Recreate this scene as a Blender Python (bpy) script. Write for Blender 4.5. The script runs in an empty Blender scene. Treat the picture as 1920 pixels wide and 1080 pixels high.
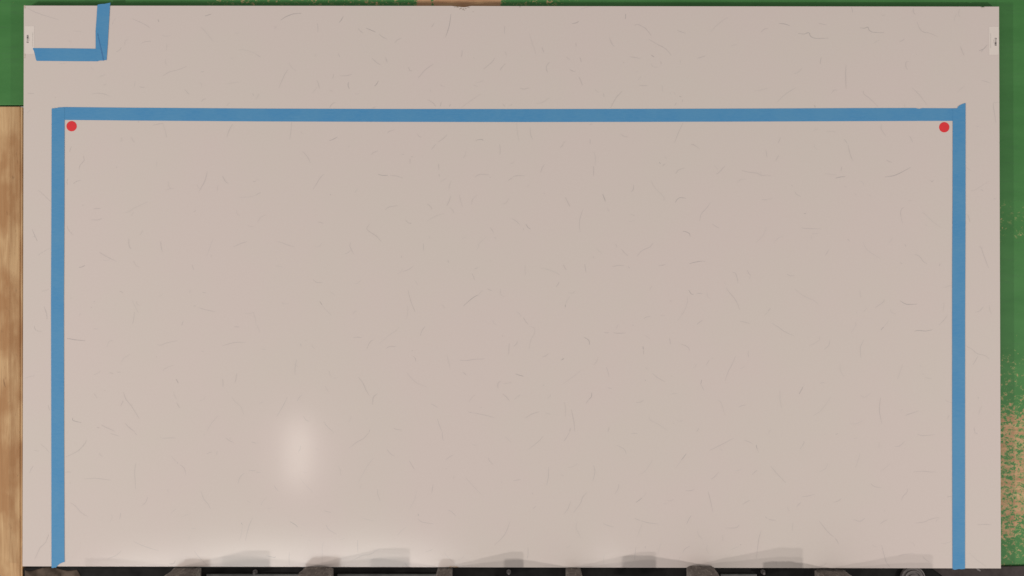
import bpy, bmesh, math, random
from mathutils import Vector
random.seed(11)
S = bpy.context.scene
COL = S.collection

# ------------------------------------------------------------------ camera, world, lights, exposure
PX = 0.001803            # metres on the slab face per photograph pixel
DIST = 5.0               # camera to slab face
cam = bpy.data.cameras.new('camera'); co = bpy.data.objects.new('camera', cam); COL.objects.link(co)
co.location = (0, -DIST, 0); co.rotation_euler = (math.radians(90), 0, 0)
cam.sensor_width = 36; cam.lens = 36 * DIST / (1920 * PX); cam.clip_end = 100; cam.clip_start = 0.05
S.camera = co
w = bpy.data.worlds.new('World'); S.world = w; w.use_nodes = True
w.node_tree.nodes['Background'].inputs[0].default_value = (1.0, 0.985, 0.96, 1)
w.node_tree.nodes['Background'].inputs[1].default_value = 0.432
S.view_settings.view_transform = 'Standard'; S.view_settings.look = 'None'
S.view_settings.exposure = 0; S.view_settings.gamma = 1; S.view_settings.use_curve_mapping = False

def lamp(name, loc, tgt, sx, sy, power, col=(1, .97, .93)):
    l = bpy.data.lights.new(name, 'AREA'); l.shape = 'RECTANGLE'; l.size = sx; l.size_y = sy
    l.energy = power; l.color = col
    o = bpy.data.objects.new(name, l); COL.objects.link(o); o.location = loc
    o.rotation_euler = (Vector(tgt) - Vector(loc)).to_track_quat('-Z', 'Y').to_euler()
    return o
lamp('lamp_side_low', (-8.0, -5.5, -2.76), (0, 0, -.2), .13, .13, 280)
lamp('lamp_side_mid', (-8.0, -5.5, -1.86), (0, 0, -.2), .13, .13, 215)
lamp('lamp_far_side', (5.3, -4.2, -1.75), (0, 0, -.2), .14, .14, 150)
lamp('lamp_softbox', (-1.30, -4.0, -1.00), (-.7, 0, -.55), .03, .36, 1.1, (1, .92, .82))
lamp('lamp_floor_wide', (-1.42, -4.0, -1.73), (-.7, 0, -.9), 2.3, .30, 11).data.shape = 'ELLIPSE'
lamp('lamp_floor_small', (0.58, -4.0, -1.66), (.3, 0, -.9), .12, .12, .3)

# ------------------------------------------------------------------ helpers
def P(px, py, y=0.0):
    """point at depth y (behind the slab face is +) seen where the slab-plane pixel is"""
    k = (DIST + y) / DIST
    return Vector(((px - 960) * PX * k, y, (540 - py) * PX * k))

def tag(o, label=None, cat=None, group=None, kind=None):
    if label: o['label'] = label
    if cat: o['category'] = cat
    if group: o['group'] = group
    if kind: o['kind'] = kind
    return o
def empty(name, loc):
    o = bpy.data.objects.new(name, None); COL.objects.link(o); o.location = loc
    o.empty_display_size = .1
    return o
def link(name, bm, mats, parent=None, smooth=False):
    me = bpy.data.meshes.new(name)
    bmesh.ops.recalc_face_normals(bm, faces=bm.faces)
    if smooth:
        for f in bm.faces: f.smooth = True
    bm.to_mesh(me); bm.free()
    for m in (mats if isinstance(mats, list) else [mats]): me.materials.append(m)
    o = bpy.data.objects.new(name, me); COL.objects.link(o)
    if parent is not None:
        o.parent = parent
        o.matrix_parent_inverse = __import__('mathutils').Matrix.Translation(-Vector(parent.location))
    return o
def box(bm, a, b, bev=0.0, mi=0):
    a = Vector(a); b = Vector(b)
    lo = Vector([min(a[i], b[i]) for i in range(3)]); hi = Vector([max(a[i], b[i]) for i in range(3)])
    vs = [bm.verts.new((x, y, z)) for x in (lo.x, hi.x) for y in (lo.y, hi.y) for z in (lo.z, hi.z)]
    idx = [(0,1,3,2),(4,6,7,5),(0,4,5,1),(2,3,7,6),(0,2,6,4),(1,5,7,3)]
    fs = [bm.faces.new([vs[i] for i in q]) for q in idx]
    for f in fs: f.material_index = mi
    if bev:
        es = list({e for f in fs for e in f.edges})
        bmesh.ops.bevel(bm, geom=es, offset=bev, segments=2, affect='EDGES', profile=.5)
    return fs
def prism(bm, pts, y0, y1, mi=0):
    """outline given in pixels, extruded from depth y0 (front) to y1 (back)"""
    f0 = [bm.verts.new((P(x, y).x, y0, P(x, y).z)) for x, y in pts]
    f1 = [bm.verts.new((P(x, y).x, y1, P(x, y).z)) for x, y in pts]
    n = len(pts)
    fs = [bm.faces.new(f0), bm.faces.new(f1[::-1])]
    for i in range(n):
        fs.append(bm.faces.new([f0[i], f1[i], f1[(i+1) % n], f0[(i+1) % n]]))
    for f in fs: f.material_index = mi
    return fs

# ------------------------------------------------------------------ materials
class NT:
    def __init__(s, name, rough=.5, spec=.5):
        s.m = bpy.data.materials.new(name); s.m.use_nodes = True
        s.t = s.m.node_tree; s.n = s.t.nodes; s.b = s.n['Principled BSDF']
        s.b.inputs['Roughness'].default_value = rough
        s.b.inputs['Specular IOR Level'].default_value = spec
        s.tc = s.n.new('ShaderNodeTexCoord'); s.g = s.n.new('ShaderNodeNewGeometry')
    def l(s, a, b): s.t.links.new(a, b)
    def noise(s, scale, detail=4, rough=.5, stretch=None, dist=0):
        n = s.n.new('ShaderNodeTexNoise'); n.inputs['Scale'].default_value = scale
        n.inputs['Detail'].default_value = detail; n.inputs['Roughness'].default_value = rough
        n.inputs['Distortion'].default_value = dist
        src = s.g.outputs['Position']
        if stretch:
            mp = s.n.new('ShaderNodeMapping'); mp.inputs['Scale'].default_value = stretch
            s.l(src, mp.inputs[0]); src = mp.outputs[0]
        s.l(src, n.inputs['Vector']); return n.outputs['Fac']
    def ramp(s, fac, stops):
        r = s.n.new('ShaderNodeValToRGB'); e = r.color_ramp.elements
        while len(e) < len(stops): e.new(.5)
        for i, (p, c) in enumerate(stops):
            e[i].position = p; e[i].color = (c[0], c[1], c[2], 1) if not isinstance(c, (int, float)) else (c, c, c, 1)
        s.l(fac, r.inputs[0]); return r.outputs[0]
    def math(s, op, a, b=None):
        n = s.n.new('ShaderNodeMath'); n.operation = op
        for i, v in enumerate((a, b)):
            if v is None: continue
            if isinstance(v, (int, float)): n.inputs[i].default_value = v
            else: s.l(v, n.inputs[i])
        return n.outputs[0]
    def mix(s, f, a, b):
        n = s.n.new('ShaderNodeMix'); n.data_type = 'RGBA'
        if isinstance(f, (int, float)): n.inputs[0].default_value = f
        else: s.l(f, n.inputs[0])
        for i, v in ((6, a), (7, b)):
            if isinstance(v, tuple): n.inputs[i].default_value = (*v, 1)
            else: s.l(v, n.inputs[i])
        return n.outputs[2]
    def col(s, c):
        if isinstance(c, tuple): s.b.inputs['Base Color'].default_value = (*c, 1)
        else: s.l(c, s.b.inputs['Base Color'])
    def bump(s, h, strength=.3, dist=.001):
        n = s.n.new('ShaderNodeBump'); n.inputs['Strength'].default_value = strength
        n.inputs['Distance'].default_value = dist; s.l(h, n.inputs['Height']); s.l(n.outputs[0], s.b.inputs['Normal'])
    def xyz(s):
        n = s.n.new('ShaderNodeSeparateXYZ'); s.l(s.g.outputs['Position'], n.inputs[0]); return n.outputs

SLAB = (.590, .502, .460)
def slab_mat(name, k, tint=(1, 1, 1)):
    M = NT(name, .13, .5)
    a = tuple(SLAB[i] * k * tint[i] for i in range(3))
    n = M.noise(2.6, 3, .5); n2 = M.noise(160, 2, .6)
    c = M.mix(M.ramp(n, [(.38, 0.), (.62, 1.)]), tuple(a[i] * (.993, 1.004, .993)[i] for i in range(3)),
              tuple(a[i] * (1.006, .993, 1.001)[i] for i in range(3)))
    c = M.mix(M.ramp(n2, [(.3, 0.), (.7, 1.)]), c, M.mix(.03, c, (.9, .9, .9)))
    M.col(c)
    return M.m
M_SLAB = slab_mat('polished_stone', 1.0)
M_F1 = slab_mat('fibre_faint', .94, (.99, 1, 1.01))
M_F2 = slab_mat('fibre_mid', .875, (.99, 1, 1.02))
M_F3 = slab_mat('fibre_dark', .76, (.98, 1, 1.03))
def simple(name, c, rough=.6, var=.12, scale=30, spec=.4, bump=0):
    M = NT(name, rough, spec)
    n = M.noise(scale, 5, .6)
    M.col(M.mix(M.ramp(n, [(.3, 0.), (.7, 1.)]), tuple(v * (1 - var) for v in c), tuple(min(1, v * (1 + var)) for v in c)))
    if bump: M.bump(n, bump, .002)
    return M.m
M_CHIP = simple('broken_stone', (.40, .335, .285), .9, .2, 200, .2, .5)
M_RUST = simple('rust_crumbs', (.42, .24, .10), .9, .4, 300, .1)
M_DIRT = simple('soiled_stone', (.50, .40, .31), .45, .06, 60, .4)
def tape_mat():
    M = NT('blue_crepe_tape', .5, .35)
    n = M.noise(9, 3, .5); n2 = M.noise(140, 3, .6, (.35, 1, 1.6))
    c = M.mix(M.ramp(n, [(.35, 0.), (.65, 1.)]), (.060, .250, .490), (.080, .272, .490))
    c = M.mix(M.ramp(n2, [(.3, 0.), (.7, .5)]), c, (.11, .30, .51))
    M.col(c); M.bump(n2, .5, .0010)
    tr = M.n.new('ShaderNodeBsdfTransparent'); mx = M.n.new('ShaderNodeMixShader'); mx.inputs[0].default_value = .12
    out = M.n['Material Output']
    M.l(M.b.outputs[0], mx.inputs[1]); M.l(tr.outputs[0], mx.inputs[2]); M.l(mx.outputs[0], out.inputs[0])
    return M.m
M_TAPE = tape_mat()
M_CREASE = simple('tape_crease', (.05, .17, .36), .5, .1, 60)
M_RED = simple('red_sticker', (.66, .030, .036), .38, .05, 40)
M_LABEL = simple('label_paper', (.66, .575, .525), .4, .02, 40)
M_INK = simple('label_ink', (.10, .085, .085), .5, .2, 400)
M_INKS = simple('label_ink_soft', (.42, .37, .34), .5, .1, 400)

WOOD_A, WOOD_B = (.40, .225, .105), (.56, .36, .185)
def wood_mat():
    M = NT('pale_timber', .6, .25)
    g = M.noise(7, 6, .65, (9, 9, .55), .6); g2 = M.noise(14, 3, .5, (1, 1, .5)); k = M.noise(30, 3, .6, (1.2, 1, .35), 1.5)
    c = M.mix(M.ramp(g, [(.36, 0.), (.62, 1.)]), WOOD_A, WOOD_B)
    c = M.mix(M.ramp(g2, [(.42, 0.), (.62, .75)]), c, (.33, .155, .06))
    c = M.mix(M.ramp(k, [(.64, 0.), (.74, .6)]), c, (.17, .08, .035))
    M.col(c); M.bump(g, .4, .001); return M.m
M_WOOD = wood_mat()
def green_mat(where):
    """green paint worn down to the wood; the wear sits at fixed places of the board"""
    M = NT('worn_green_paint_' + where, .5, .35)
    X, Y, Z = M.xyz()
    base = M.mix(M.ramp(M.noise(5, 5, .6, (1, 1, 3)), [(.3, 0.), (.7, 1.)]), (.034, .150, .031), (.050, .184, .044))
    base = M.mix(M.ramp(M.noise(60, 3, .6, (.2, 1, 2)), [(.55, 0.), (.8, .35)]), base, (.05, .10, .05))
    wood = M.mix(M.ramp(M.noise(34, 4, .6, (.3, 1, 2)), [(.3, 0.), (.7, 1.)]), (.36, .17, .085), (.52, .33, .17))
    fine = M.noise(70, 8, .78, (1, 1, 1.3), .35)
    def band(v, lo, hi, soft):
        a = M.n.new('ShaderNodeMapRange'); a.interpolation_type = 'SMOOTHSTEP'
        M.l(v, a.inputs[0]); a.inputs[1].default_value = lo - soft; a.inputs[2].default_value = lo + soft
        b = M.n.new('ShaderNodeMapRange'); b.interpolation_type = 'SMOOTHSTEP'
        M.l(v, b.inputs[0]); b.inputs[1].default_value = hi - soft; b.inputs[2].default_value = hi + soft
        b.inputs[3].default_value = 1; b.inputs[4].default_value = 0
        return M.math('MULTIPLY', a.outputs[0], b.outputs[0])
    if where == 'top':
        bx = lambda p: (p - 960) * PX
        b1 = band(X, bx(783), bx(938), .012)
        b2 = band(X, bx(370), bx(1090), .09)
        bias = M.math('ADD', M.math('MULTIPLY', b1, .37), M.math('MULTIPLY', b2, .12))
        gap = band(X, bx(806), bx(813), .004)
        bias = M.math('SUBTRACT', bias, M.math('MULTIPLY', gap, .3))
    elif where == 'side':
        bz = lambda p: (540 - p) * PX
        b1 = band(Z, bz(1010), bz(770), .06)
        b2 = band(Z, bz(452), bz(375), .03)
        b3 = band(Z, bz(1100), bz(650), .1)
        bias = M.math('ADD', M.math('MULTIPLY', b1, .10), M.math('MULTIPLY', b2, .10))
        bias = M.math('ADD', bias, M.math('MULTIPLY', b3, .12))
    else:
        bias = M.math('MULTIPLY', X, 0)
    mask = M.ramp(M.math('ADD', fine, bias), [(.69, 0.), (.75, 1.)])
    rim = M.ramp(M.math('ADD', fine, bias), [(.665, 0.), (.70, .5)])
    c = M.mix(rim, base, (.25, .34, .12)); c = M.mix(mask, c, wood)
    M.col(c); M.bump(fine, .3, .001); return M.m
M_BLACK = simple('black_coated_steel', (.0125, .0112, .0105), .75, .5, 25, .15, .2)
def arm_mat():
    M = NT('scuffed_grey_rubber', .8, .2)
    n = M.noise(26, 6, .7, (1, .5, 1), 1.2); s = M.noise(40, 4, .7, (3, .4, 1), .5)
    c = M.mix(M.ramp(n, [(.3, 0.), (.7, 1.)]), (.060, .048, .042), (.19, .16, .14))
    c = M.mix(M.ramp(s, [(.56, 0.), (.68, .7)]), c, (.33, .28, .23))
    M.col(c); M.bump(n, .5, .002); return M.m
M_ARM = arm_mat()
M_EDGE = simple('bare_steel_lip', (.09, .085, .08), .6, .3, 20, .4)
M_MAT = simple('brown_grey_mat', (.050, .040, .038), .9, .25, 30, .1, .4)
M_RAG = simple('brown_cloth', (.085, .062, .047), .95, .5, 22, .1, .6)
M_GREY = simple('grey_metal', (.13, .11, .105), .55, .3, 40, .4)

# ------------------------------------------------------------------ rack behind and below the slab
rack = empty('slab_rack', (0, .12, -2.2))
tag(rack, 'green painted slab rack with worn edges, black bottom beam and grey arms', 'rack')
bm = bmesh.new(); a = P(-140, 197, .034); b = P(2050, -160, .034)
box(bm, (a.x, .034, a.z), (P(2010, 0, .034).x, .080, b.z), .003)
bm.transform(__import__('mathutils').Matrix.Identity(4))
top = link('top_board', bm, green_mat('top'), rack)
bm = bmesh.new()
box(bm, (P(1868, 0, .034).x, .0338, P(0, 1061, .03).z), (P(2011, 0, .034).x, .0805, b.z + .001))
link('side_board', bm, green_mat('side'), rack, )
bm = bmesh.new()   # black beam that carries the arms
box(bm, (P(40, 0).x, .024, P(0, 1065.5).z - .003), (P(2010, 0).x, .10, P(0, 1180).z), .002)
link('bottom_beam', bm, M_BLACK, rack)
# lower lip of the beam
for x0, x1 in ((386, 562), (632, 826), (1352, 1420)):
    bm = bmesh.new()
    box(bm, (P(x0, 0, 0).x, .008, P(0, 1077.8).z), (P(x1, 0, 0).x, .0239, P(0, 1086).z), .001)
    link('beam_lip', bm, M_EDGE, rack)
for x in (200, 1700):   # two feet that stand on the floor
    bm = bmesh.new(); box(bm, (P(x, 0).x, .03, P(0, 1181).z), (P(x + 60, 0).x, .095, -2.2), .003)
    link('rack_foot', bm, M_BLACK, rack)

def arm(x0, x1, rise, kick=0.0, L=.185, rag=0):
    """support arm that sticks out of the rack under the slab; its top carries rubber"""
    bm = bmesh.new()
    zt = P(0, 1064.5).z - .001 + rise * PX
    nx, ny = 10, 14
    X0, X1 = P(x0, 0).x, P(x1, 0).x
    top = [[None] * (ny + 1) for _ in range(nx + 1)]
    for i in range(nx + 1):
        for j in range(ny + 1):
            u = i / nx; v = j / ny
            x = X0 + (X1 - X0) * u; y = .0235 - (L + .0235) * v if rise <= 0 else -.003 - (L - .003) * v
            e = min(u, 1 - u) * (X1 - X0)
            z = zt - max(0, .006 - e) * .8 - kick * v * v + random.uniform(-.0012, .0012)
            wd = 1 + rag * math.sin(9 * v + x0) * .05
            top[i][j] = bm.verts.new(((x - (X0 + X1) / 2) * wd + (X0 + X1) / 2, y, z))
    for i in range(nx):
        for j in range(ny):
            bm.faces.new([top[i][j], top[i+1][j], top[i+1][j+1], top[i][j+1]])
    ring = [top[i][0] for i in range(nx + 1)] + [top[nx][j] for j in range(1, ny + 1)] + \
           [top[i][ny] for i in range(nx - 1, -1, -1)] + [top[0][j] for j in range(ny - 1, 0, -1)]
    low = [bm.verts.new((v.co.x, v.co.y, zt - .07)) for v in ring]
    n = len(ring)
    for i in range(n): bm.faces.new([ring[i], ring[(i+1) % n], low[(i+1) % n], low[i]])
    bm.faces.new(low)
    if rise > 0:   # heel that ties the arm to the beam below the slab
        box(bm, (X0 + .01, -.004, zt - .065), (X1 - .01, .0238, P(0, 1069).z - .004))
    return link('support_arm', bm, M_ARM, rack)
arm(323, 374, -.3, .003, .185, 1)
arm(569, 626, 2.6, .0, .185, 1)
arm(820, 848, -.3, .0, .165)
arm(1061, 1089, -.3, .0, .165)
arm(1287, 1338, 4.2, .002, .185)
arm(1530, 1588, -4.5, .003, .17, 1)
# bolts midway between the arms
for bxp in (477, 954, 1432):
    bm = bmesh.new()
    bmesh.ops.create_cone(bm, cap_ends=True, segments=6, radius1=.0085, radius2=.0085, depth=.012,
        matrix=__import__('mathutils').Matrix.Translation((P(bxp, 0).x, .018, P(0, 1074).z)) @ __import__('mathutils').Matrix.Rotation(math.pi / 2, 4, 'X'))
    bmesh.ops.create_cone(bm, cap_ends=True, segments=14, radius1=.0045, radius2=.004, depth=.03,
        matrix=__import__('mathutils').Matrix.Translation((P(bxp, 0).x, .005, P(0, 1075).z)) @ __import__('mathutils').Matrix.Rotation(math.pi / 2, 4, 'X'))
    link('bolt', bm, M_GREY, rack)
# brown-grey plate on the beam at the right end, with a slanted left end
bm = bmesh.new()
prism(bm, [(1748, 1066.6), (2008, 1062), (2008, 1120), (1800, 1120), (1769, 1081), (1758, 1073)], .0165, .0238)
link('end_plate', bm, M_MAT, rack)
bm = bmesh.new()
prism(bm, [(1835, 1066.5), (1839, 1069), (1842, 1072), (1840, 1073), (1835, 1070.5), (1832, 1067.5)], .0150, .0164)
link('weld_scar', bm, M_GREY, rack)

# ------------------------------------------------------------------ timber post at the left
post = empty('timber_post', (P(16, 0).x, .06, -2.2))
tag(post, 'pale knotty timber post standing beside the left edge of the slab below the green board', 'post')
bm = bmesh.new()
box(bm, (P(-70, 0, .04).x, .036, -2.2), (P(38.2, 0, .036).x, .12, P(0, 199.5, .036).z), .003)
link('post_board', bm, M_WOOD, post)
bm = bmesh.new()
box(bm, (P(38.4, 0, .03).x, .030, -2.2), (P(42.6, 0, .03).x, .12, P(0, 201, .036).z), .002)
link('edge_strip', bm, M_WOOD, post)

# ------------------------------------------------------------------ crumpled rag tucked against the beam, lower left
bm = bmesh.new()
nx, ny = 60, 26
g = {}
for i in range(nx + 1):
    for j in range(ny + 1):
        u, v = i / nx, j / ny
        h = .006 * math.sin(7 * u + 6 * v + 2 * math.sin(5 * u)) + .004 * math.sin(17 * u - 9 * v) + .002 * math.sin(41 * u + 13 * v)
        edge = min(1, min(u, 1 - u, v) * 9)
        xx = 42.5 + (98 + 8 * math.sin(6 * v)) * u; yy = 1065.5 + 70 * v + 3.5 * math.sin(8 * u + 1) * (1 - v) + 3.5
        q = P(xx, yy); g[i, j] = bm.verts.new((q.x, .0225 - .007 * edge - max(-.007, h) * edge * .9, q.z))
for i in range(nx):
    for j in range(ny): bm.faces.new([g[i, j], g[i+1, j], g[i+1, j+1], g[i, j+1]])
ring = [g[i, 0] for i in range(nx + 1)] + [g[nx, j] for j in range(1, ny + 1)] + [g[i, ny] for i in range(nx - 1, -1, -1)] + [g[0, j] for j in range(ny - 1, 0, -1)]
low = [bm.verts.new((v.co.x, .0236, v.co.z)) for v in ring]
for i in range(len(ring)): bm.faces.new([ring[i], ring[(i+1) % len(ring)], low[(i+1) % len(ring)], low[i]])
bm.faces.new(low)
o = link('crumpled_rag', bm, M_RAG, smooth=True)
tag(o, 'crumpled dark brown rag under the lower left corner of the slab', 'rag')

# ------------------------------------------------------------------ ribbed roller by the mat
bm = bmesh.new()
c = P(1713, 1086, .004)
prof = [(.0, -.004), (.010, -.004), (.0115, 0), (.016, .001), (.0175, .005), (.023, .005), (.0245, 0), (.029, -.001), (.031, .005),
        (.036, .005), (.038, .001), (.041, .002), (.0425, .008), (.0425, .0196), (0, .0196)]
seg = 48; rows = []
for r, d in prof:
    rows.append([bm.verts.new((c.x + r * math.cos(2 * math.pi * k / seg), c.y + d, c.z + r * math.sin(2 * math.pi * k / seg))) for k in range(seg)] if r > 0
                else [bm.verts.new((c.x, c.y + d, c.z))])
for a_, b_ in zip(rows, rows[1:]):
    for k in range(seg):
        k2 = (k + 1) % seg
        if len(a_) == 1: bm.faces.new([a_[0], b_[k], b_[k2]])
        elif len(b_) == 1: bm.faces.new([a_[k], a_[k2], b_[0]])
        else: bm.faces.new([a_[k], a_[k2], b_[k2], b_[k]])
o = link('ribbed_roller', bm, M_GREY)
tag(o, 'round grey ribbed roller end peeking up below the slab beside the right mat', 'roller')

# ------------------------------------------------------------------ the slab
bm = bmesh.new()
TL, TR, BR, BL = (44.5, 10.3), (1873.5, 12.2), (1877, 1066), (42, 1062)
def lerp(a, b, t): return (a[0] + (b[0] - a[0]) * t, a[1] + (b[1] - a[1]) * t)
top_edge = []
def at_top(x): return TL[1] + (TR[1] - TL[1]) * (x - TL[0]) / (TR[0] - TL[0])
for x, d in [(44.5, 0), (847, 0), (850, .5), (853, 1.1), (857, 1.0), (860, 1.9), (863, 1.5), (866, 2.6), (869, 2.9), (872, 1.8), (874, 2.4), (877, 1.4), (880, .6), (884, 0),
             (973, 0), (975, 1.0), (977, 0), (1838, 0), (1840, 1.2), (1843, 2.2), (1846, 1.0), (1847.5, 0), (1873.5, 0)]:
    top_edge.append((x, at_top(x) + d))
outline = top_edge + [BR] + [lerp(BR, BL, t) for t in (.41, .4105)] + [(719.5, 1064.6), (716, 1062.6), (712, 1064.4)] + [BL]
outline = top_edge + [BR, BL]
prism(bm, outline, 0, .020, 0)
bev = [e for e in bm.edges if all(abs(v.co.y) < 1e-6 for v in e.verts)]
bmesh.ops.bevel(bm, geom=bev, offset=.0011, segments=2, affect='EDGES', profile=.5)
for f in bm.faces: f.material_index = 0

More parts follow.
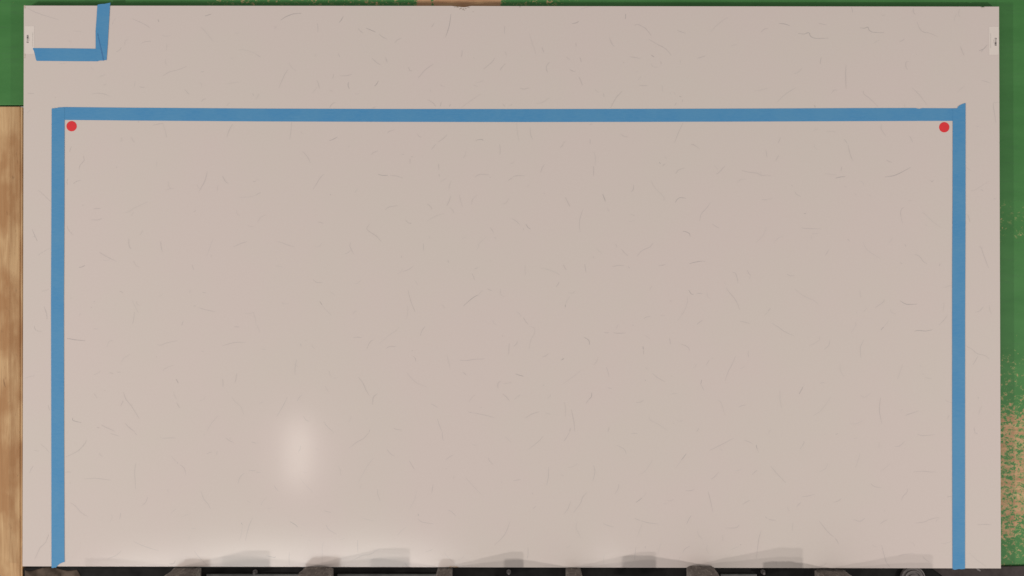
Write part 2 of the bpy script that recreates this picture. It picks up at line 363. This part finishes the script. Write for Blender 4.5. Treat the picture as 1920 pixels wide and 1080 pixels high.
FIB = {
(0,0): "210,62 250,85 340,118 440,148;550,233 590,235 620,242;515,295 520,310 535,315;440,480 500,472;680,505 705,525;990,140 1080,180 1125,210;d1185,145 1192,165;1215,262 1240,272 1285,265;1055,327 1095,312 1135,310;1250,325 1248,380;870,390 900,372 910,355;1220,570 1270,540 1330,525 1400,498;1015,610 1005,655;1045,652 1085,655;690,705 740,700 790,708 820,722;205,698 255,702;205,850 230,825;d1535,120 1585,105;1505,200 1555,255 1598,310;1790,370 1850,378 1920,402;1700,630 1745,622 1795,615;1385,670 1420,710;1510,765 1525,745 1545,742;1700,795 1725,770;1505,540 1530,537;f775,640 800,630;f740,580 790,560;1145,940 1190,930 1225,925;1220,930 1240,985 1248,1030;1745,930 1720,975 1700,1030;915,1030 905,1062;985,1030 1010,1070;1895,700 1900,720;f1035,905 1040,920;f410,735 420,730",
(1,0): "d185,152 225,125 280,105 340,100;d655,122 640,150 622,170;460,175 465,240;d825,210 860,225 900,242;920,255 985,295;765,212 805,250;1040,322 1060,300 1095,285;d1462,105 1450,190 1422,278;1335,175 1315,205;1865,195 1865,255;1545,375 1540,430;0,405 35,430;248,468 262,500 300,532;240,520 210,570 170,660;455,600 475,665;580,555 575,590;630,568 680,568 722,555;d695,615 690,640 700,665;868,435 900,465 930,485;970,430 985,468;d918,605 905,630 890,645;1143,505 1155,530 1170,530;1330,482 1280,515 1250,545 1218,585;1380,635 1415,650;1650,622 1705,605;1690,702 1640,735 1590,770 1540,808;1790,432 1770,465 1705,520;1870,478 1840,510 1830,530;1868,385 1880,420;1290,750 1325,770 1348,800;1390,765 1380,800;1460,780 1450,800;870,812 900,800;595,768 570,780 552,808;555,675 575,685;0,745 20,705;615,400 630,430;268,910 262,985 252,1050;d550,1055 585,1042 612,1025;985,1000 1000,985 1042,972;1210,1005 1225,1025 1242,1028;1435,1008 1365,1065;d1650,1052 1690,1045 1705,1055;1850,778 1868,800;f1305,670 1310,690;f1630,430 1640,440",
(2,0): "130,250 150,320 165,360 180,412;505,75 545,60 600,48;d450,177 480,172 502,158;d852,105 850,142;920,192 940,183 990,205 1020,235 1045,270;1025,292 1085,330 1150,365 1195,415;730,282 750,330 768,350;1240,228 1305,250;1620,130 1580,155 1520,205 1488,243;1868,242 1890,220 1920,212;225,355 240,395;282,465 258,500 265,545;405,425 438,448;510,430 520,465;430,520 475,540;500,575 515,605 528,640;880,425 960,438;d1045,412 1068,428;1115,460 1118,482;1390,437 1450,418;825,685 780,735 740,808;60,660 90,668 128,660;185,778 235,765 280,732;955,640 1015,642;1825,682 1880,672 1920,660;d1255,722 1270,728;1235,770 1220,795;1125,640 1130,690;480,320 482,350;685,700 690,730;1260,450 1262,475;f620,670 650,695;f1185,690 1190,705;f1220,690 1222,710;35,920 40,990 52,1055;135,950 140,1010 155,1045;580,935 605,930;815,1005 840,1022 870,1028;1285,920 1250,990 1220,1070;1280,745 1278,765;585,1045 584,1080;400,1060 385,1080;f835,465 840,470;f1640,345 1690,335",
(3,0): "625,55 635,95;d80,175 125,180 160,193;380,175 440,188;d225,250 270,255 305,245 320,272 360,288 455,285;d690,208 725,212 748,203 760,228 790,242 870,246;790,325 840,300;1090,60 1090,90 1105,110;1118,165 1135,210 1165,240 1210,248 1270,275;1435,70 1435,130;1440,345 1455,380 1470,415;d1645,335 1615,368 1585,380;1615,370 1600,392;400,430 392,480;1055,462 1035,468 1035,505 1048,522;585,490 582,560 585,665;195,555 230,540 252,512;65,770 120,715 170,680 208,658;475,700 498,675 520,678;d350,790 354,808;715,680 720,705 765,740 825,800;1080,658 1130,705 1190,785;1420,695 1470,645;1600,605 1670,625;1690,770 1690,800 1700,860 1710,925;985,315 1025,292;340,978 370,965;435,990 510,990;850,930 850,970 885,1020;1060,1020 1085,1068;95,1030 75,1075;570,1045 595,1078;1110,405 1115,412;1690,768 1730,768",
(0,1): "625,90 630,125 600,160 592,195;d870,172 878,176;550,298 575,280 610,270;285,345 330,385 380,435;240,640 262,690 280,728;250,695 265,697;285,835 325,808 378,780;500,615 520,655 548,682;d592,925 615,922 638,910;745,812 790,840 875,882;1000,878 1020,910 1045,925;940,517 980,500 1010,478 1105,435;685,568 730,570 765,558;700,487 755,485;965,710 970,770 985,785;1070,648 1050,682;1205,730 1208,770 1218,808;1262,280 1265,315 1280,332 1298,338;1240,348 1275,335 1300,335;1555,205 1535,280 1490,358;1668,240 1690,280 1712,295;1452,508 1470,498;1600,705 1580,760 1550,845;1750,772 1810,745 1855,732;1795,400 1860,398 1920,385;1440,905 1455,945;1895,283 1920,280;535,20 520,60;f615,460 630,458",
(1,1): "348,55 385,95 408,142;698,10 696,28;864,80 880,65 915,50;1090,75 1110,77;1350,0 1315,42;1828,0 1828,82;0,272 20,268;512,228 485,250 430,338;d555,378 562,382;765,335 740,370;d915,227 990,235;1005,236 1050,240 1100,255;968,493 1000,472 1065,463;1370,148 1372,195;1372,225 1375,245;1465,275 1445,345;1460,390 1445,435 1428,465;1528,380 1530,410 1548,470;1662,382 1625,415 1617,455;1640,250 1680,228 1750,232;d1754,248 1757,252;1285,450 1310,470 1320,490;1282,580 1320,555 1360,537 1410,522;1120,568 1140,590 1162,595;d1158,590 1162,598;1845,447 1870,445 1900,405;1890,275 1920,255;10,588 35,550 75,530;0,385 35,365;465,585 505,595;855,598 832,640 900,690 940,732;160,732 200,742 235,758 290,770;440,770 470,770 492,745;710,738 705,770 735,828;710,795 690,815 665,825;1255,745 1255,800;1545,708 1580,702;1755,625 1782,668;1735,690 1675,745 1670,770 1652,798;1440,870 1445,892;1100,958 1150,938 1180,915;1620,970 1640,1022;1635,938 1665,925;428,1015 455,1038 500,1038;738,1047 760,1045 785,1022;145,912 195,922;1090,838 1092,855;1160,95 1180,97;1155,110 1155,150;1755,868 1758,872",
(2,1): "385,0 360,28;615,55 625,110 622,158;612,165 612,240;245,150 215,215;0,250 35,238 95,238;110,320 130,305;d1105,135 1112,148;1145,95 1158,112;1130,165 1150,148;1340,8 1360,5 1405,35;1225,225 1250,195 1295,180;1600,162 1550,215 1530,225;1725,200 1780,212 1840,220 1870,235 1920,232;1690,290 1715,268 1760,262;1905,45 1912,100;912,305 910,340 895,360;d680,375 700,430;1045,275 1065,320 1135,395 1137,425;400,400 435,470;535,485 515,540 505,590 510,660;d1225,440 1240,415 1265,402 1305,408;1490,438 1460,480 1420,525 1408,578;870,582 920,572;0,560 30,578 62,608;d103,600 120,625 140,640;d85,636 88,640;1500,598 1555,632;d1282,655 1300,657 1330,672 1337,695;1830,740 1880,690 1910,625;1870,418 1920,418;1060,740 1030,775 975,800 935,845;820,788 870,840;635,785 680,825;d1335,897 1380,885 1430,878;1450,880 1430,878;750,922 790,912 840,912;870,918 885,933;545,900 555,965;610,840 612,860;98,910 103,985;385,905 408,945;215,932 260,940 320,960 360,985;355,1035 330,1072;1650,960 1675,970 1690,1010 1694,1042;1765,945 1775,970 1792,985;1100,910 1150,905;f240,370 245,372",
(3,1): "600,5 615,75 638,130;80,85 58,128;555,170 548,205;425,222 470,228 515,232;d505,257 540,248 580,245;885,118 930,138;d875,248 940,238 990,218 1070,175;1210,270 1230,280 1245,268;d1225,285 1235,280;175,305 185,318;200,355 215,378 248,395;1485,175 1520,200;1520,348 1550,345 1655,280;1595,340 1615,352;1690,410 1710,412;d270,524 285,520;250,628 280,633 395,637;325,672 385,668;325,685 328,715;42,742 75,708 118,688;430,835 455,792;715,738 745,795 845,862;595,712 612,732;1022,475 1000,490 995,530 1008,595;1150,520 1170,520 1240,585 1298,628;1095,830 1130,838 1165,880 1195,900;1595,768 1620,840 1655,930;1498,530 1515,585;140,975 165,988 198,988;0,238 20,238;0,412 35,410;1285,915 1292,895;1025,750 1035,770;990,890 1008,897;f770,385 760,390;f650,375 665,380;1315,1078 1375,1060",
(0,2): "310,25 335,22 365,8;330,140 348,190 352,235;258,285 262,308 285,325 318,325;185,678 220,665 262,658;d505,378 560,388 640,395;595,205 602,190;705,100 708,105;680,145 690,148;990,90 1018,150 1040,190;1008,180 1003,230 995,270;700,305 740,305;850,392 820,400 800,445;1180,425 1210,428 1250,412 1330,395;1375,245 1362,285;1450,137 1470,133;1490,148 1550,165 1615,178;1515,33 1545,38;895,22 925,38;1835,190 1870,192 1910,180;1900,185 1920,270;1665,435 1720,418 1770,408 1840,408;975,497 930,525 910,555;1170,520 1175,512;755,618 735,638 700,652;820,635 850,642;880,633 905,632;1220,625 1240,602 1305,577;d1320,682 1335,710;1775,640 1770,680 1760,712;1670,680 1672,745;925,780 945,835 985,885 1045,980;925,845 905,885;705,790 728,825;1300,780 1325,835;1325,860 1350,900;1740,820 1760,850 1805,890 1830,950;1640,955 1590,1010 1550,1078;d545,975 550,995 610,1010;760,1027 800,1048 860,1075;725,1045 745,1050;940,1015 1010,1078;360,880 375,920;785,770 790,765;1755,290 1795,292;f1510,475 1530,478",
(1,2): "555,25 595,60;d478,100 497,130;497,130 525,165 570,207;195,108 205,118 245,120;0,270 28,335;1140,12 1160,95 1195,182;1128,130 1140,155 1130,235;d1555,135 1620,78 1670,50;1670,50 1705,15;1735,5 1770,20;1835,5 1835,45 1860,70;1075,292 1045,325 1010,345 965,382 925,418;1270,287 1245,320 1232,360;730,372 795,373;880,390 855,405 830,460;975,455 1000,440 1055,440;d1168,468 1176,472;1180,512 1195,530 1198,552;1430,503 1442,540 1455,600;1525,540 1575,545 1640,535 1715,532;45,458 75,462;d1848,355 1852,365;1900,415 1895,500;305,535 293,600 293,650;550,620 553,645 570,668;580,678 612,673;768,670 800,710 825,765 850,808;1130,632 1155,665 1205,712 1280,742;518,735 545,778;345,800 308,848;235,818 205,880 155,965;20,870 60,853;912,790 880,820 875,875;1645,798 1595,858;1550,632 1578,655;1835,700 1815,715 1815,755;1855,718 1915,708;1850,795 1880,820 1900,845;1312,870 1360,898;1590,928 1620,935;1620,935 1700,950 1790,973;1360,980 1395,1078;1030,1050 1060,1062 1095,1065;355,960 375,990 400,1000;508,1000 530,1035 580,1078;1685,900 1692,893;855,1060 850,1080;335,415 338,440;370,395 378,390",
(2,2): "435,62 410,100 400,130;d400,125 399,145;85,220 120,272;125,285 165,300 168,340 140,395 130,458;42,400 32,420 12,438;985,230 1010,218 1040,213;1110,203 1150,206;d1325,15 1345,45 1362,47;1385,40 1430,42;1315,60 1315,105 1290,175 1240,248;1605,0 1640,45 1670,80 1690,115 1708,165;1385,275 1405,258 1430,240;1710,250 1740,255 1782,266;1895,200 1920,180;690,333 730,335;760,335 800,340 852,337;d540,370 575,392 582,425;d982,437 986,462;986,465 988,500;1180,375 1187,420;1265,420 1300,432 1325,450 1330,470;228,517 255,508 272,492;d368,542 390,528;645,520 635,550 615,575;705,592 718,620 728,668;515,618 465,660 380,722;995,593 1028,610;1055,640 1090,672 1150,705;1678,508 1650,575 1625,620 1598,695;1480,540 1455,580;1772,470 1775,520;d1422,688 1415,722;1415,722 1438,768;d25,645 60,655 88,663;62,800 15,840;290,795 285,815 265,825;d598,785 595,815 580,832;580,832 555,865;720,748 748,756;930,860 965,855 990,838;1185,800 1210,792 1240,792;1540,838 1570,865 1595,950;1700,895 1725,882 1755,878;95,980 150,945 205,928;250,940 290,948;390,855 400,890 402,965;445,910 455,960 465,1010 472,1078;1030,965 1035,990 1085,1015 1170,1070;728,1040 718,1080;1400,1050 1385,1078;230,732 240,727;1190,95 1192,100;d998,690 1002,695;1212,1015 1215,1018;1192,658 1198,662;905,278 910,280;440,1050 432,1078",
(3,2): "200,5 245,45 300,75 345,95 380,122;0,175 20,150;690,20 697,72;870,85 862,108 800,148;745,150 715,180;662,185 668,187;d990,95 1040,122 1120,120;1320,110 1312,178;1345,205 1320,240 1280,278;655,252 658,280 625,333;905,245 870,290;d870,292 848,315;25,262 75,292 130,330 195,358;305,433 350,415 390,385;465,390 455,430 420,462;d1098,325 1130,318 1180,323 1235,312;718,388 695,440 692,480 697,525;1615,140 1590,170 1555,182;1660,130 1675,195;1485,435 1530,460 1570,492 1630,508 1660,535;1575,510 1535,578;540,570 545,625 572,665;1010,572 990,630 970,685;d265,738 245,775 232,797;265,725 275,730;390,715 425,710;90,765 90,830 102,900;470,820 400,915 340,958;690,803 725,818 768,790;845,822 835,920 855,1018;1030,955 1060,945 1130,922;1330,843 1375,860;1140,583 1145,588;615,1020 660,1018 710,995;1545,1045 1552,1078;1575,815 1580,830;1605,885 1580,950;1345,985 1360,955;1160,645 1165,648",
(0,3): "650,60 630,95 580,145 490,188;825,10 890,30;1010,5 1025,22;1200,35 1208,42;1215,47 1320,45;1690,40 1720,65 1755,80;1885,75 1920,85;305,90 345,125 370,155;250,255 222,308;490,302 535,302;630,352 700,347 760,352 830,362;1020,230 1010,300 1018,430;1110,485 1090,530 1062,552;1285,180 1335,232;d1328,230 1336,236;1350,245 1380,270 1395,318;1590,150 1550,165;1630,145 1625,170;1508,445 1530,505 1560,540 1580,578;1838,305 1800,340 1785,388;1865,285 1920,290;530,530 570,560 610,605 660,635;905,605 897,655;1320,575 1280,612;1368,635 1428,612;d1810,680 1818,695;1818,695 1812,760 1792,820;1895,645 1865,710 1840,818;365,768 340,830 300,870 260,955;1000,820 1060,848 1120,870 1190,890;910,890 870,925 810,950;1458,895 1490,935 1555,1000;d1270,988 1300,988 1315,965;1485,960 1510,963;f520,385 530,380;f1540,20 1525,22",
(1,3): "850,0 810,45 750,80 697,122;0,85 22,80;335,100 330,130 315,152;440,120 475,132;980,125 1005,160 1040,182;1148,212 1175,260 1190,282;1480,170 1420,210;1745,190 1750,215 1780,245;1398,0 1405,65;1870,35 1915,78;0,300 35,303;885,195 835,255 765,385;615,252 632,285 635,330;330,345 370,395 430,455;135,400 168,445;910,428 915,470 932,518;1202,445 1190,505 1150,580;1328,390 1318,458;1570,340 1625,400 1690,470;80,485 45,530 40,550;508,590 565,603;795,643 830,655 888,668;d255,672 290,692 315,715;525,695 545,730 605,768;1130,712 1090,740 1060,780;1215,650 1245,675 1330,688;d1215,615 1220,630;1440,585 1470,600 1500,630;1905,670 1880,740 1845,795 1785,850;630,808 670,793;762,810 765,905;510,820 498,860 495,1010;253,900 250,1000;d78,928 135,940 148,935;910,885 850,920 800,925 715,970;1270,898 1325,880;1410,900 1445,945 1510,1005;1115,985 1135,1005;1485,325 1480,352;1425,275 1430,278;f575,5 585,8",
(2,3): "235,30 205,65 125,130;432,0 400,55 385,68;785,100 830,120 852,145 855,165;895,12 940,12;1055,205 1030,250 990,300 948,320;d1305,165 1270,210;1270,210 1230,270;1665,45 1560,100 1478,140;1740,60 1805,88;d1832,95 1838,125;1838,125 1850,158;420,268 465,255 492,235;275,260 272,340 260,400;365,320 390,328;612,250 622,300 605,368;8,365 65,357;800,390 798,420 772,465;1552,300 1520,335 1492,355;1840,285 1800,320;1008,455 975,495;d975,495 930,528;565,450 530,490 510,540 460,605;440,520 420,575 390,615;1300,440 1340,440 1368,430;1160,510 1190,517 1215,502;1470,445 1485,500 1508,605;1785,512 1730,545;490,672 480,715 500,760 518,800;682,685 765,713;920,648 960,665;965,665 1020,680 1100,690;978,685 965,720 938,785;1345,625 1310,690;1390,740 1400,775 1430,805;1705,695 1680,718 1600,720;1868,740 1850,810 1832,950;1120,830 1105,870 1097,918;1335,855 1300,875 1280,905;1465,845 1460,880 1475,915;1640,882 1700,860;d1712,840 1718,848;120,865 120,920 112,955;930,860 918,960;692,915 685,990;1265,935 1248,970;150,455 158,468;178,555 155,577;1898,635 1915,650;1002,855 1000,875;f1675,300 1682,303;230,1005 290,1002 380,1010",
(3,3): "265,70 270,80 240,130;1120,15 1160,27 1255,20;1025,70 985,105 950,108;420,18 432,15;505,18 525,12;22,258 70,315 135,382;450,235 430,275 385,300;690,155 680,200 655,270;918,237 885,265 850,292;1090,300 1165,295 1215,300 1262,300;770,385 800,410 852,417;1048,425 1040,455 1015,480 1000,515;255,485 300,480 350,467;490,527 525,518 550,498;248,528 215,565;1345,488 1378,482;0,652 60,662;190,678 183,740;640,655 690,670 728,645;840,690 895,657;1105,682 1170,675 1215,655 1280,640;1570,695 1675,697;385,668 440,740 495,790;500,795 530,840;852,848 870,920 885,970 915,1015;975,930 1020,918 1100,912;1160,930 1180,955 1212,975;1295,835 1375,820;1510,905 1560,955 1640,1012;1545,5 1575,15;390,1000 420,998 440,980;60,970 62,1000;870,590 875,593",
}
def catmull(p, n=5):
    if len(p) == 2:
        a, b = p; m = ((a[0]+b[0])/2, (a[1]+b[1])/2)
        L = math.hypot(b[0]-a[0], b[1]-a[1]); k = random.uniform(-.07, .07)
        p = [a, (m[0] - (b[1]-a[1]) * k, m[1] + (b[0]-a[0]) * k), b]
    q = [p[0]] + list(p) + [p[-1]]; out = []
    for i in range(1, len(q) - 2):
        for s in range(n):
            t = s / n; r = []
            for c in (0, 1):
                p0, p1, p2, p3 = q[i-1][c], q[i][c], q[i+1][c], q[i+2][c]
                r.append(.5 * (2*p1 + (p2-p0)*t + (2*p0-5*p1+4*p2-p3)*t*t + (3*p1-p0-3*p2+p3)*t**3))
            out.append(tuple(r))
    out.append(tuple(p[-1])); return out
depth_i = 0
def ribbon(pts, wd, mi, taper=True):
    """flat inlaid fibre on the slab face, points in pixels"""
    global depth_i
    depth_i += 1
    y = -.00008 - (depth_i % 40) * .000004
    n = len(pts); L = []; R = []
    for i, (x, yy) in enumerate(pts):
        a = pts[max(0, i-1)]; b = pts[min(n-1, i+1)]
        dx, dy = b[0]-a[0], b[1]-a[1]; d = math.hypot(dx, dy) or 1
        k = wd * .5 * random.uniform(.85, 1.15)
        if taper: k *= .35 + .65 * min(1, 2.6 * min(i, n-1-i) / max(1, n-1) + .1)
        nx_, ny_ = -dy / d * k, dx / d * k
        p1 = P(x + nx_, yy + ny_); p2 = P(x - nx_, yy - ny_)
        L.append(bm.verts.new((p1.x, y, p1.z))); R.append(bm.verts.new((p2.x, y, p2.z)))
    for i in range(n-1):
        f = bm.faces.new([L[i], L[i+1], R[i+1], R[i]]); f.material_index = mi
def flake(x, y, rx, ry, mi, n=9):
    global depth_i
    depth_i += 1
    d = -.00025 - (depth_i % 40) * .000004
    vs = []
    for k in range(n):
        a = 2 * math.pi * k / n; r = random.uniform(.65, 1.15)
        p = P(x + rx * r * math.cos(a), y + ry * r * math.sin(a)); vs.append(bm.verts.new((p.x, d, p.z)))
    bm.faces.new(vs).material_index = mi
for (tx, ty), s in FIB.items():
    for it in s.split(';'):
        kind = 'n'
        if it[0] in 'df': kind, it = it[0], it[1:]
        pts = [tuple(float(v) for v in q.split(',')) for q in it.split()]
        pts = [(tx * 480 + x / 4, ty * 270 + y / 4) for x, y in pts]
        c = catmull(pts)
        ja = .16 if len(c) > 6 and math.dist(c[0], c[-1]) > 6 else .03
        c = [(x + random.uniform(-ja, ja), y + random.uniform(-ja, ja)) for x, y in c]
        L = sum(math.dist(c[i], c[i+1]) for i in range(len(c)-1))
        if L < 3.5:
            flake(*[sum(q[k] for q in pts) / len(pts) for k in (0, 1)], .95, .75, 3 if kind == 'd' else 2, 7); continue
        mi = {'d': 3, 'n': 2, 'f': 1}[kind]
        if kind == 'n' and random.random() < .3: mi = 1
        ribbon(c, {'d': 1.3, 'n': 1.3, 'f': 1.4}[kind], mi)
        if kind == 'd':       # a knot on the fibre
            i = random.randrange(len(c)); flake(c[i][0], c[i][1], .85, .7, 3, 7)
for _ in range(110):          # very faint hairs between the traced ones
    x = random.uniform(55, 1865); y = random.uniform(20, 1050); a = random.uniform(0, math.pi); L = random.uniform(4, 15)
    k = random.uniform(-.5, .5)
    c = catmull([(x, y), (x + L*.5*math.cos(a), y + L*.5*math.sin(a)), (x + L*math.cos(a+k), y + L*math.sin(a+k))], 4)
    ribbon(c, 1.15, 1)
# chipped rims, rust crumbs and soiling on the rim: small irregular flakes of the slab's own face
for x, y, rx, ry in [(858,13.6,3,1),(864,15.5,2.4,1.2),(868.5,17.2,1.7,1.6),(873,16.2,2.2,1.0),(878,14.2,2.4,.9),(853,13,2,.8),(871,19,1.0,1.0),(862,17,1,.7),
                     (1841,14.6,1.6,.8),(1845,14.4,1.4,.8),(975,13,1.4,.7),(887,22,.7,.7)]:
    flake(x, y, rx, ry, 4)
for i in range(13):
    flake(843 + i * 1.25 + random.uniform(-.5, .5), 1063.2 - abs(random.gauss(0, .7)), random.uniform(.5, 1.2), random.uniform(.4, .8), 5)
for x, y in [(47,14),(46,12.5),(46.6,103),(46.4,108)]:
    flake(x, y, 1.0, random.uniform(1.5, 3.5), 6)
slab = link('stone_slab', bm, [M_SLAB, M_F1, M_F2, M_F3, M_CHIP, M_RUST, M_DIRT])
tag(slab, 'huge polished off white stone slab with fine grey hair veins standing upright on the rack', 'stone slab')

# ------------------------------------------------------------------ masking tape
def tape(pts, y, label):
    bm = bmesh.new()
    prism(bm, pts, y - .0004, y, 0)
    return tag(link('masking_tape', bm, M_TAPE), label, 'tape', 'strips of blue masking tape on the slab')
def jag(x0, y0, x1, y1, n, a):
    return [(x0 + (x1-x0)*i/n + random.uniform(-a, a), y0 + (y1-y0)*i/n + random.uniform(-a, a)) for i in range(1, n)]
Y1, Y2, Y3 = -.0004, -.0009, -.0014
tape([(110.5, 201.6), (120, 200.8), (250, 202), (480, 203.6), (720, 204.4), (960, 204.6), (1200, 204.2), (1440, 203.5), (1600, 202.8), (1717, 202.6), (1720, 203.6), (1724, 203.9), (1729, 202.8), (1797, 203.2),
      (1797, 226.6), (1700, 226.8), (1440, 227.8), (1200, 228.5), (960, 228.8), (720, 228.4), (480, 227.6), (250, 226), (121, 224.8), (110.5, 224.8)], Y1,
     'longest blue tape strip running across the slab between the two tall strips')
tape([(97.2, 204.2)] + jag(97.2, 203.8, 111, 202, 7, .7) + [(112.5, 201.4), (121.2, 201.2), (120.8, 400), (119.9, 560), (120.2, 800), (121, 1040), (121.2, 1053.5), (116, 1055), (111, 1057.6), (107.5, 1061), (105, 1064.2), (102, 1064), (99, 1065), (96.8, 1064.3),
      (96.6, 900), (96.2, 700), (95.9, 560), (96.6, 400)], Y2,
     'tall blue tape strip at the left edge of the slab with torn lower end')
tape([(1786.2, 226), (1786.4, 203.4), (1794.6, 203), (1796.4, 199.6), (1799.5, 197.2), (1804.5, 194.8), (1810.2, 193.1), (1810.2, 400), (1809.3, 600), (1809.2, 900), (1809.2, 1066.6), (1803, 1067.2), (1797, 1066.8), (1790, 1068.3), (1785.8, 1066.9),
      (1785.2, 800), (1785.2, 500), (1785.9, 380)], Y2,
     'tall blue tape strip at the right edge of the slab with pointed upper end')
tape([(61.8, 90.2), (120, 90.6), (184, 91.4), (184, 115), (140, 114.8), (100, 114.4), (69, 114.1), (67.4, 111), (66, 105), (65, 99), (63.6, 95.2), (61.8, 92)], Y1,
     'short level blue tape strip beside the white label in the upper left corner')
tape([(182.8, 9.6), (185, 8.4), (191, 7.5), (196, 7.4), (202, 6.1), (207.3, 5.2), (206.3, 12), (204.3, 45), (202, 85), (199.9, 113), (196.5, 112.6), (194.5, 113.8), (189, 113.5), (184, 114.4), (181.4, 114.7), (179.6, 90), (179.5, 58), (181, 38)], Y2,
     'short upright blue tape strip lapping over the top edge of the slab')
tp = bpy.data.objects['masking_tape.004']
bm = bmesh.new()                                        # the fold in the short upright strip
prism(bm, [(182.8, 62), (183.6, 62), (187.5, 80), (192.6, 100), (194.9, 113), (193.3, 113), (190.5, 100), (186, 80)], Y3 - .0004, Y3, 0)
c_ = link('tape_fold', bm, M_CREASE); c_.parent = tp

# ------------------------------------------------------------------ red stickers
def dot(x, y, label):
    bm = bmesh.new()
    prism(bm, [(x + 9.6 * math.cos(2*math.pi*k/48), y + 9.6 * math.sin(2*math.pi*k/48)) for k in range(48)], -.0006, -.0003, 0)
    tag(link('round_sticker', bm, M_RED), label, 'sticker', 'round red stickers inside the tape corners')
dot(134.3, 236.6, 'round red sticker inside the upper left corner of the taped frame')
dot(1770.4, 238.6, 'round red sticker inside the upper right corner of the taped frame')

# ------------------------------------------------------------------ paper labels
def label(x0, y0, x1, y1, flip, text):
    bm = bmesh.new(); prism(bm, [(x0, y0), (x1, y0), (x1, y1), (x0, y1)], -.00035, -.00001 if False else -.00026, 0)
    o = tag(link('paper_label', bm, M_LABEL), text, 'label', 'white paper labels at the slab edges')
    cx, cy = (x0 + x1) / 2, (y0 + y1) / 2
    def R(u0, v0, u1, v1, b):         # in label units, turned half round for the other label
        if flip: u0, v0, u1, v1 = -u1, -v1, -u0, -v0
        prism(b, [(cx+u0, cy+v0), (cx+u1, cy+v0), (cx+u1, cy+v1), (cx+u0, cy+v1)], -.00042, -.00036, 0)
    b = bmesh.new()                   # bold mark: a column of four small glyphs, the second the heaviest
    u = -5.2 if not flip else -5.0
    for v, h, parts in [(-8.1, 1.9, ((0, 3.2, 0, .7), (.8, 1.4, .7, 1.2), (0, 3.2, 1.2, 1.9))),
                        (-5.6, 2.4, ((0, 3.4, 0, .8), (.3, 2.9, .8, 1.6), (0, 3.4, 1.6, 2.4))),
                        (-2.6, .9, ((0, 3.2, 0, .8),)), (-.9, .9, ((.2, 3.0, 0, .7),)),
                        (.9, .9, ((0, 3.2, 0, .7),)), (2.5, 2.1, ((0, 1.2, 0, 2.0), (1.8, 3.2, .2, .9), (1.5, 3.2, 1.2, 2.0)))]:
        for a0, a1, b0, b1 in [(q0 * 1.15, q1 * 1.15, q2 * 1.25, q3 * 1.25) for q0, q1, q2, q3 in parts]: R(u + a0, v * 1.15 + b0, u + a1, v * 1.15 + b1, b)
    k = link('printed_mark', b, M_INK); k.parent = o
    b = bmesh.new()
    for v in (-4.6, -3.5, -2.3, -1.1, .1, 1.2): R(u + 5.0, v, u + 6.0, v + .7, b)
    v = -14.0
    while v < 12.5:
        h = random.uniform(.7, 1.6); R(5.6, v, 6.5, v + h, b); v += h + .45
    k = link('small_print', b, M_INKS); k.parent = o
label(46.6, 49, 64, 101, False, 'small white paper label with dark print on the upper left edge of the slab')
label(1854.6, 50.2, 1872.6, 102.6, True, 'small white paper label with dark print on the upper right edge of the slab')
